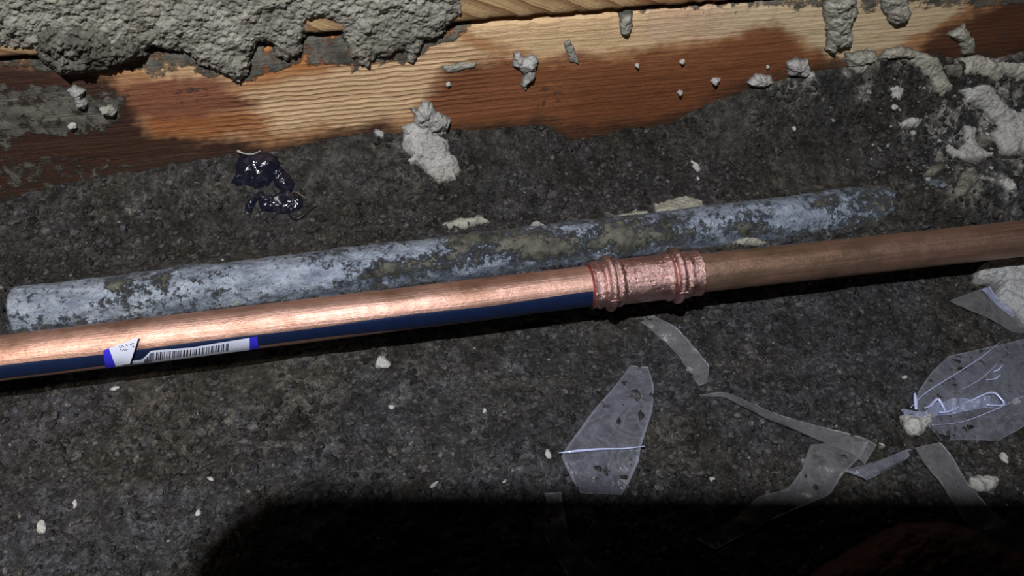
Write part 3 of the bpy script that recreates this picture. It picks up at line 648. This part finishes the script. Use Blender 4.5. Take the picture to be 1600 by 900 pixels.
# peeled flap standing off the pipe
def flap():
    nu = 10; A_ = [(170, 544), (219, 527)]; B_ = [(181, 573), (203, 566)]; V = []
    for i in range(nu):
        w_ = i / (nu - 1)
        for j in range(nu):
            s = j / (nu - 1)
            x = (A_[0][0] * (1 - s) + A_[1][0] * s) * (1 - w_) + (B_[0][0] * (1 - s) + B_[1][0] * s) * w_
            y = (A_[0][1] * (1 - s) + A_[1][1] * s) * (1 - w_) + (B_[0][1] * (1 - s) + B_[1][1] * s) * w_
            t, a = LA.hit(np.array(x), np.array(y), RC + .0006); V.append(LA.pt(t, a, RC + .0006 + .0022 * s ** 2 * (1 - w_ * .6)))
    return np.array(V), gridfaces(nu, nu)[:, ::-1]
V_, f_ = flap(); tag(mesh('sticker_flap', V_, f_, M_STICK, stk), 'peeled white corner of sticker')
pr = []
for (x, y) in [(186, 541), (190, 540), (196, 538.5), (203, 538), (206, 536), (207, 541), (188, 546), (192, 545.5), (195, 545)]:
    pr.append([(x, y), (x + 2.2, y - .5), (x + 2.0, y + 1), (x - .2, y + 1.5)])
V_, f_ = cyl_quad(pr, RC + .0030, 2, 2); mesh('sticker_print', V_, f_, M_INK, stk)

# ------------------------------------------------------------------ concrete chunk and loose bits
ch = splat('concrete_chunk', [(1517, 442), (1518, 430), (1528, 419), (1545, 413), (1600, 404), (1690, 392), (1720, 500), (1660, 528), (1592, 511), (1580, 496), (1566, 488), (1553, 476), (1548, 462), (1556, 450), (1538, 447)],
           M_CHUNK, 'light grey concrete chunk at the right edge below the copper pipe', 'concrete', thick=.0085, rag=1.4, edge=7, lump=.16, step=1.3, seed=301, flat=True)
def pebble(px, py, rw, rh, mat, name, label, cat='pebble', group=None, seed=0, ang=0):
    P, N = surf(np.array([[float(px)]]), np.array([[float(py)]])); p = P[0, 0]; d = np.linalg.norm(p - CAM); k = d / F
    bm_v = []; n = 10; r_ = np.random.default_rng(seed)
    ph = r_.uniform(0, 9, 3); V = []; Fc = []
    for i in range(n + 1):
        th = math.pi * i / n
        for j in range(14):
            f = 2 * math.pi * j / 14; v = np.array([math.sin(th) * math.cos(f), math.sin(th) * math.sin(f), math.cos(th)])
            s = 1 + .22 * math.sin(3.1 * v[0] + ph[0]) * math.cos(2.7 * v[1] + ph[1]) + .12 * math.sin(6 * v[2] + ph[2] + 3 * v[0])
            v = v * s; c, q = math.cos(ang), math.sin(ang); x, y = v[0] * rw * k, v[1] * rh * k * 1.15
            V.append(p + np.array([x * c - y * q, x * q + y * c, (v[2] + .35) * min(rw, rh) * k * .8]))
    for i in range(n):
        for j in range(14):
            Fc.append((i * 14 + j, (i + 1) * 14 + j, (i + 1) * 14 + (j + 1) % 14, i * 14 + (j + 1) % 14))
    return tag(mesh(name, V, Fc, mat, attrs={'dirt': np.zeros(len(V))}), label, cat, group)
PB = [(598, 569, 13, 11, 'round white pebble just below the copper pipe and its shadow', 0), (68, 826, 7, 11, 'upright white pebble near the lower left corner', .2),
      (117, 788, 4, 6, 'small grey-white pebble up right of the lower left pebble', 0), (310, 802, 5, 5, 'tiny pale pebble at the rounded corner of the big shadow', 0),
      (1086, 262, 6, 13, 'tall white chip on dark soil above the coupling', .2), (1090, 280, 3, 4, 'tiny white chip under the tall white chip', 0), (1395, 171, 6, 5, 'small white pebble below the bright white flake', 0),
      (1568, 716, 6, 8, 'small white pebble above the flat white mortar flake', 0), (1113, 751, 5, 6, 'tiny white pebble above the shadow near the knotted film', 0),
      (1076, 579, 7, 4, 'pale oval pebble beside the creased film scrap', -.5), (1413, 590, 6, 3, 'flat pale pebble above the shiny crinkled film', .1),
      (678, 758, 9, 3, 'thin pale splinter at the edge of the big shadow', .6), (788, 754, 5, 2, 'tiny thin splinter right of the thin pale splinter', .5), (757, 643, 4, 4, 'tiny white pebble left of the folded clear film', 0),
      (612, 638, 6, 4, 'small beige pebble below the round white pebble', .2), (1376, 697, 4, 4, 'small tan pebble by the film knot', 0), (330, 749, 6, 3, 'tiny white chip on the soil above the shadow corner', -.5),
      (995, 102, 4, 7, 'tiny upright white chip on the beam face', 0), (1117, 127, 9, 8, 'star shaped white crumb on the beam above the oval lump', 0), (1199, 105, 4, 4, 'white bead above the oval mortar lump', 0),
      (1065, 97, 5, 6, 'small white crumb on the beam below the short plank seam', 0), (1062, 144, 5, 8, 'white crumb low on the dark red part of the beam', -.2), (114, 197, 7, 7, 'round white pebble low on the dark left beam end', 0),
      (1546, 827 - 0, 8, 3, 'faint chip beside the long film strip in shadow', 0), (1587, 628, 7, 5, 'pale pebble at right end of the shiny crinkled film', 0), (700, 120 + 12, 5, 6, 'white crumb on the striped beam grain', 0),
      (856, 712, 6, 9, 'beige crumb at the left end of the folded film', .2), (1240, 202, 4, 5, 'small white chip on the dark slope at right', 0), (180, 608, 7, 3, 'flat pale crumb beneath the bar-code sticker', .1)]
for i, (x, y, a, b, lab, an) in enumerate(PB): pebble(x, y, a * .82, b * .82, M_PEB, 'pebble', lab, 'pebble', None, 500 + i, an)

# soil crumbs and specks nobody could count
ico_v = np.array([[0, 0, 1], [.89, 0, .45], [.28, .85, .45], [-.72, .53, .45], [-.72, -.53, .45], [.28, -.85, .45], [.72, .53, -.45], [-.28, .85, -.45], [-.89, 0, -.45], [-.28, -.85, -.45], [.72, -.53, -.45], [0, 0, -1]])
ico_f = np.array([[0, 1, 2], [0, 2, 3], [0, 3, 4], [0, 4, 5], [0, 5, 1], [1, 6, 2], [2, 7, 3], [3, 8, 4], [4, 9, 5], [5, 10, 1], [6, 7, 2], [7, 8, 3], [8, 9, 4], [9, 10, 5], [10, 6, 1], [11, 7, 6], [11, 8, 7], [11, 9, 8], [11, 10, 9], [11, 6, 10]])
def crumbs(name, n, rmin, rmax, mat, label, region, attr, p=2.6):
    x = rng.uniform(-.40, .44, n); y = rng.uniform(-.19, .15, n)
    P = np.stack([x, y, np.zeros(n)], -1); keep = ((P - P0) @ BN > .002) & region(x, y); x, y = x[keep], y[keep]; n = len(x)
    z = sample(GH, x, y); r = rmin + (rmax - rmin) * rng.random(n) ** p
    S = r[:, None, None] * (ico_v[None] * rng.uniform(.55, 1.2, (n, 12, 1))) * rng.uniform(.6, 1.3, (n, 1, 3)) * np.array([1.2, 1, .75])
    a = rng.uniform(0, 6.28, n); c, s = np.cos(a), np.sin(a)
    Vx = S[..., 0] * c[:, None] - S[..., 1] * s[:, None]; Vy = S[..., 0] * s[:, None] + S[..., 1] * c[:, None]
    V = np.stack([Vx + x[:, None], Vy + y[:, None], S[..., 2] + (z + r * .15)[:, None]], -1).reshape(-1, 3)
    Fc = (ico_f[None] + (np.arange(n) * 12)[:, None, None]).reshape(-1, 3)
    o = mesh(name, V, Fc, mat, smooth=True, attrs=attr(n, x, y)); return tag(o, label, 'soil', kind='stuff')
def soil_attr(n, x, y):
    b = rng.uniform(.5, 1.0, (n, 1)) + 1.5 * rng.random((n, 1)) ** 4; k = rng.random((n, 1)); c = (np.array([[.060, .060, .068]]) * k + np.array([[.060, .056, .050]]) * (1 - k)) * b
    return {'tint': np.repeat(c, 12, 0)}
crumbs('soil_crumbs', 36000, .0005, .0027, M_SOIL, 'dark damp soil crumbs scattered over the ground', lambda x, y: (vn(x / .03, y / .03, 55) + .25 * rng.random(len(x)) > .42) | (y < -.02), soil_attr)
crumbs('pale_specks', 420, .0003, .0010, M_PEB, 'pale mortar specks scattered over the soil', lambda x, y: (x > .1) | (rng.random(len(x)) > .25), lambda n, x, y: {'dirt': np.repeat(rng.uniform(.1, .75, n), 12)}, 2)
def right_top(x, y): q = proj(np.stack([x, y, sample(GH, x, y)], -1)); return (gmask(q[0], q[1], 1480, 190, 150, 110) > .35 * rng.random(len(x)) + .2) & (q[1] < 320)
crumbs('mortar_crumbs', 6000, .0004, .0022, M_PEB, 'loose mortar crumbs around the pale mortar at upper right', right_top, lambda n, x, y: {'dirt': np.repeat(rng.uniform(.1, .8, n), 12)}, 2.4)

# ------------------------------------------------------------------ films
def px_tube(pts, rads, lift, n=8):
    P = np.array([surf(np.array([[float(x)]]), np.array([[float(y)]]))[0][0, 0] + np.array([0, 0, lift]) for x, y in pts])
    k = len(P); t = np.linspace(0, k - 1, k * 4); Q = np.stack([np.interp(t, range(k), P[:, i]) for i in range(3)], 1)
    for _ in range(3): Q[1:-1] = (Q[:-2] + 2 * Q[1:-1] + Q[2:]) / 4
    return tube(Q, np.interp(t, range(k), rads), n)
M_SHINE = mat_plain('fold_glint', (.55, .60, .90), .12, 0, 1.0, .0004, 250)  # pale opaque colour paints the glint along film folds
def film(name, secs, mat, label, nl=50, nw=9, wrinkle=.0008, seed=0, arch=0.0, parent=None, cat='plastic film'):
    V, Fc = ribbon(secs, nl, nw, wrinkle, seed, arch)
    iu = np.minimum(np.arange(nl), nl - 1 - np.arange(nl))[:, None] + np.zeros((1, nw)); iv = np.minimum(np.arange(nw), nw - 1 - np.arange(nw))[None, :] + np.zeros((nl, 1))
    rm = np.maximum((iu < 1) * 1.0, (iv < 1) * 1.0).ravel(); o = mesh(name, V, Fc, mat, parent, attrs={'rim': np.concatenate([rm, rm])})
    if parent is None: tag(o, label, cat)
    return o
f1 = film('folded_film', [(985, 570, .5, 1012, 572, .5), (962, 600, .4, 1024, 606, .6), (925, 640, .6, 1022, 645, 1), (888, 690, 1.2, 1008, 690, 1.4), (872, 712, 3.6, 1004, 705, 3.0), (876, 724, .6, 1002, 722, .6), (892, 752, .3, 985, 756, .3), (905, 772, .3, 972, 775, .3)],
          M_FILM, 'clear folded film scrap with a bright crease, left of centre right', 60, 14, .0006, 4)
f1['label'] = 'clear folded film scrap with one bright crease, below the coupling'
V_, f_ = tube([surf(np.array([[x]]), np.array([[y]]))[0][0, 0] + np.array([0, 0, .0048]) for x, y in [(871, 714), (900, 711), (935, 709), (970, 708), (1004, 704.5)]], [.0002, .0007, .0005, .0004, .0004], 8)
mesh('crease', V_, f_, M_SHINE, f1)
film('creased_film', [(992, 498, .3, 1020, 492, .3), (1008, 512, .3, 1060, 512, .8), (1036, 535, .3, 1080, 535, .8), (1060, 560, .4, 1098, 556, .6), (1074, 582, .4, 1110, 572, .4), (1092, 606, .3, 1104, 600, .3)],
     M_FILM_D, 'dusty slanting film scrap right under the coupling', 40, 9, .0006, 14)
film('film_strip', [(1090, 618, .4, 1094, 620, .4), (1110, 615, .8, 1112, 621, 1.2), (1140, 614, .8, 1134, 622, 2.5), (1200, 642, 1, 1190, 652, 4), (1256, 660, 1, 1240, 672, 4), (1310, 672, 1, 1285, 694, 2.5), (1352, 682, 1, 1330, 712, 1), (1372, 694, .8, 1350, 730, 1)],
     M_FILM_D, 'narrow grey twisted film strip running down from the creased scrap', 60, 7, .0005, 24)
film('film_strip', [(1262, 695, 1, 1362, 690, 1.5), (1254, 712, 1, 1352, 712, 1), (1248, 735, 1, 1320, 742, 1), (1225, 765, 1, 1300, 775, 1), (1180, 775, 1, 1240, 800, 1), (1140, 815, 1, 1185, 825, 1), (1080, 842, .5, 1115, 862, .5)],
     M_FILM_D, 'wide film tail leading from the knot into the shadow', 60, 9, .001, 34)
film('film_strip', [(1432, 702, 1, 1310, 738, 1), (1420, 700, 3, 1322, 742, 2), (1425, 712, 4.5, 1345, 748, 4), (1380, 740, 2, 1352, 752, 2)], M_FILM, 'short folded film bow in the middle of the film knot', 30, 12, .0008, 44, .002)
film('film_strip', [(1425, 700, 2, 1470, 690, 2), (1440, 725, 2, 1490, 712, 1.5), (1470, 760, 1.5, 1510, 750, 1), (1492, 800, 1.5, 1535, 780, 1), (1515, 828, 1.5, 1572, 815, 1), (1560, 850, 1.5, 1610, 838, 1), (1600, 872, 1.5, 1660, 862, 1), (1660, 900, 1, 1710, 890, 1)],
     M_FILM_D, 'long grey film strip slanting down to the lower right corner', 70, 9, .0008, 54)
film('film_sheet', [(1480, 556, .4, 1640, 520, 1), (1450, 585, .6, 1640, 560, 1), (1432, 610, .6, 1640, 600, 1), (1425, 632, .6, 1640, 640, .6), (1440, 660, .3, 1600, 668, .3), (1470, 690, .2, 1560, 690, .2)], M_FILM, 'large clear film sheet lying at the right edge', 50, 30, .0011, 64)
film('film_sheet', [(1478, 472, .5, 1560, 440, 1), (1500, 482, 1.5, 1575, 470, 3), (1530, 492, 1.5, 1590, 490, 3), (1560, 508, 1, 1620, 510, 2), (1580, 520, .5, 1640, 524, .5)], M_FILM_D, 'dark film tongue poking out from under the concrete chunk', 40, 10, .0006, 74)
film('shiny_film', [(1530, 452, 4.5, 1548, 448, 4.5), (1540, 462, 4, 1556, 460, 5), (1552, 474, 3.5, 1564, 472, 5), (1566, 486, 3, 1576, 482, 4.5), (1580, 498, 2, 1586, 494, 3)], M_FILM_B, 'bright shiny film edge along the concrete chunk', 30, 6, .0016, 84)
sheet = [o for o in bpy.data.objects if o.get('label', '').startswith('large clear film')][0]
for pts, r in [([(1418, 642), (1440, 618), (1490, 588), (1530, 562), (1562, 536)], .00028), ([(1500, 612), (1530, 596), (1556, 570)], .00022), ([(1536, 598), (1552, 596), (1560, 588)], .0005), ([(1548, 584), (1556, 582), (1562, 574)], .0005), ([(1452, 668), (1500, 664), (1560, 640), (1620, 610)], .0002)]:
    V_, f_ = px_tube(pts, [r * .4] + [r] * (len(pts) - 2) + [r * .3], .0024, 6); mesh('crease', V_, f_, M_SHINE, sheet)  # thin pale folds put in as glint streaks on the sheet
# crinkled bright wad
cw = film('crinkled_film', [(1406, 640, 1, 1416, 655, 1), (1420, 640, 3, 1424, 656, 1), (1444, 646, 1, 1448, 654, .5), (1458, 626, 5, 1462, 652, 1), (1468, 630, 1.5, 1476, 650, .5), (1484, 622, 4, 1488, 650, 1), (1500, 622, 1.5, 1500, 646, .5), (1524, 624, 3.5, 1524, 640, 1), (1540, 618, 3, 1542, 638, .5), (1552, 622, 1.5, 1556, 640, .5), (1563, 632, .8, 1562, 640, .5)],
          M_FILM_B, 'shiny crinkled bluish film wad above the film knot', 90, 12, .0022, 94)
for pts, rads in [([(1424, 620), (1425, 632), (1426, 645)], [.0006, .0011, .0007]), ([(1438, 644), (1448, 640), (1460, 626), (1466, 638), (1472, 650)], [.0004, .0006, .0008, .0008, .0003]),
                  ([(1504, 634), (1522, 626), (1540, 618), (1550, 619), (1558, 628), (1564, 635), (1558, 640), (1534, 638)], [.0003, .0005, .0005, .0006, .0006, .0007, .0005, .0003]),
                  ([(1462, 650), (1480, 648), (1494, 640)], [.0006, .0006, .0003])]:
    V_, f_ = px_tube(pts, rads, .0035); mesh('fold', V_, f_, M_SHINE, cw)
film('film_strip', [(848, 770, .5, 878, 768, .5), (850, 800, .6, 884, 800, .6), (848, 838, .6, 890, 842, .6), (866, 870, .6, 910, 862, .6), (880, 898, .6, 940, 888, .6), (900, 940, .5, 980, 930, .5)], M_FILM_D, 'dim brown film strip lying in the big shadow, below the folded scrap', 50, 8, .0006, 104)
splat('brown_sheet', [(1225, 925), (1290, 880), (1360, 838), (1400, 818), (1470, 814), (1530, 830), (1620, 880), (1720, 960), (1300, 980)], M_RUST, 'rounded rusty brown scrap in the shadow at the lower right', 'scrap', thick=.012, rag=2, edge=30, lump=.15, step=3, seed=401)

# ------------------------------------------------------------------ black plastic scrap against the beam
bp_ = splat('black_plastic', [(368, 258), (376, 246), (400, 244), (418, 240), (434, 246), (438, 262), (430, 280), (420, 292), (400, 296), (384, 290), (372, 292), (360, 286), (370, 274)], M_BLACKP, 'glossy black crumpled plastic scrap at the foot of the beam', 'plastic scrap', thick=.0075, rag=1.2, edge=12, lump=.10, step=1.2, seed=201)
splat('plastic_fold', [(398, 306), (408, 300), (420, 306), (440, 302), (462, 304), (474, 312), (472, 326), (456, 334), (430, 336), (410, 330)], M_BLACKP, None, None, thick=.005, rag=2, edge=8, lump=.5, step=1.2, seed=205, parent=bp_)
splat('plastic_fold', [(384, 322), (398, 306), (406, 306), (398, 322), (392, 334), (382, 330)], M_BLACKP, None, None, thick=.003, rag=1.2, edge=5, lump=.4, step=1.2, seed=207, parent=bp_)
splat('plastic_fold', [(424, 268), (440, 262), (452, 276), (462, 290), (456, 304), (440, 302), (430, 292)], M_BLACKP, None, None, thick=.004, rag=2, edge=6, lump=.7, step=1.2, seed=209, parent=bp_)
V_, f_ = px_tube([(374, 246), (384, 250), (398, 251), (410, 246)], [.0009, .0004, .0003, .0003], .0045); mesh('rim', V_, f_, M_PEB, bp_)
splat('white_chip', [(427, 314), (438, 310), (440, 318), (446, 328), (438, 327), (430, 320)], M_PEB, 'white chip sitting on the black plastic scrap', 'chip', thick=.0075, rag=.6, edge=3, lump=.1, step=.8, seed=211)
V_, f_ = px_tube([(452, 338), (458, 345), (468, 344), (480, 336), (494, 326)], [.0005, .0008, .0008, .0007, .0003], .0012)
tag(mesh('black_wire', V_, f_, M_WIRE), 'thin curved black wire right of the black plastic scrap', 'wire')
V_, f_ = px_tube([(464, 308), (472, 312), (480, 317)], [.0003, .0004, .0002], .003)
tag(mesh('straw_stalk', V_, f_, M_STRAW), 'short dry yellow stalk beside the black plastic scrap', 'straw')

# ------------------------------------------------------------------ unseen phone slab, placed near the head lamp to throw the big shadow
fwd = M @ np.array([0, 0, -1.]); rt = M @ np.array([1., 0, 0]); upv = M @ np.array([0, 1., 0])
BACK = .160
def to_plane(px, py, back=BACK):
    g = on_z(px, py, 0.004); d = g - LIGHT; q = CAM - fwd * back; t = ((q - LIGHT) @ fwd) / (d @ fwd); p = LIGHT + d * t[:, None] - q
    return p @ rt, p @ upv
xt, yt = to_plane(np.array([760., 1300.]), np.array([752., 756.])); xl, yl = to_plane(np.array([288.]), np.array([890.]))
print('phone edges', xt, yt, xl, yl)
ang = math.atan2(yt[1] - yt[0], xt[1] - xt[0]); cx_, cy_ = xt[0], yt[0]
ca, sa = math.cos(ang), math.sin(ang)
left = (xl[0] - cx_) * ca + (yl[0] - cy_) * sa
W_, H_, T_, RD_ = .158, .076, .008, .013
ring = []
for (qx, qy, a0_) in [(left + W_ - RD_, -RD_, 0), (left + RD_, -RD_, 90), (left + RD_, -H_ + RD_, 180), (left + W_ - RD_, -H_ + RD_, 270)]:
    for k in range(9):
        a = math.radians(a0_ + 90 * k / 8); ring.append((qx + RD_ * math.cos(a), qy + RD_ * math.sin(a)))
V = []
q0 = CAM - fwd * BACK
for (ins, dz) in [(.0015, 0), (0, .0015), (0, T_ - .0015), (.0015, T_)]:
    for (a, b) in ring:
        ccx, ccy = left + W_ / 2, -H_ / 2; a2 = a - math.copysign(ins, a - ccx); b2 = b - math.copysign(ins, b - ccy)
        x = cx_ + a2 * ca - b2 * sa; y = cy_ + a2 * sa + b2 * ca; V.append(q0 + rt * x + upv * y - fwd * dz)
n = len(ring); Fc = [(l * n + k, l * n + (k + 1) % n, (l + 1) * n + (k + 1) % n, (l + 1) * n + k) for l in range(3) for k in range(n)] + [tuple(range(n))[::-1], tuple(range(3 * n, 4 * n))]
tag(mesh('shadow_phone', V, Fc, M_PHONE, smooth=False), 'dark phone slab placed out of view near the lamp to throw the big shadow', 'phone')
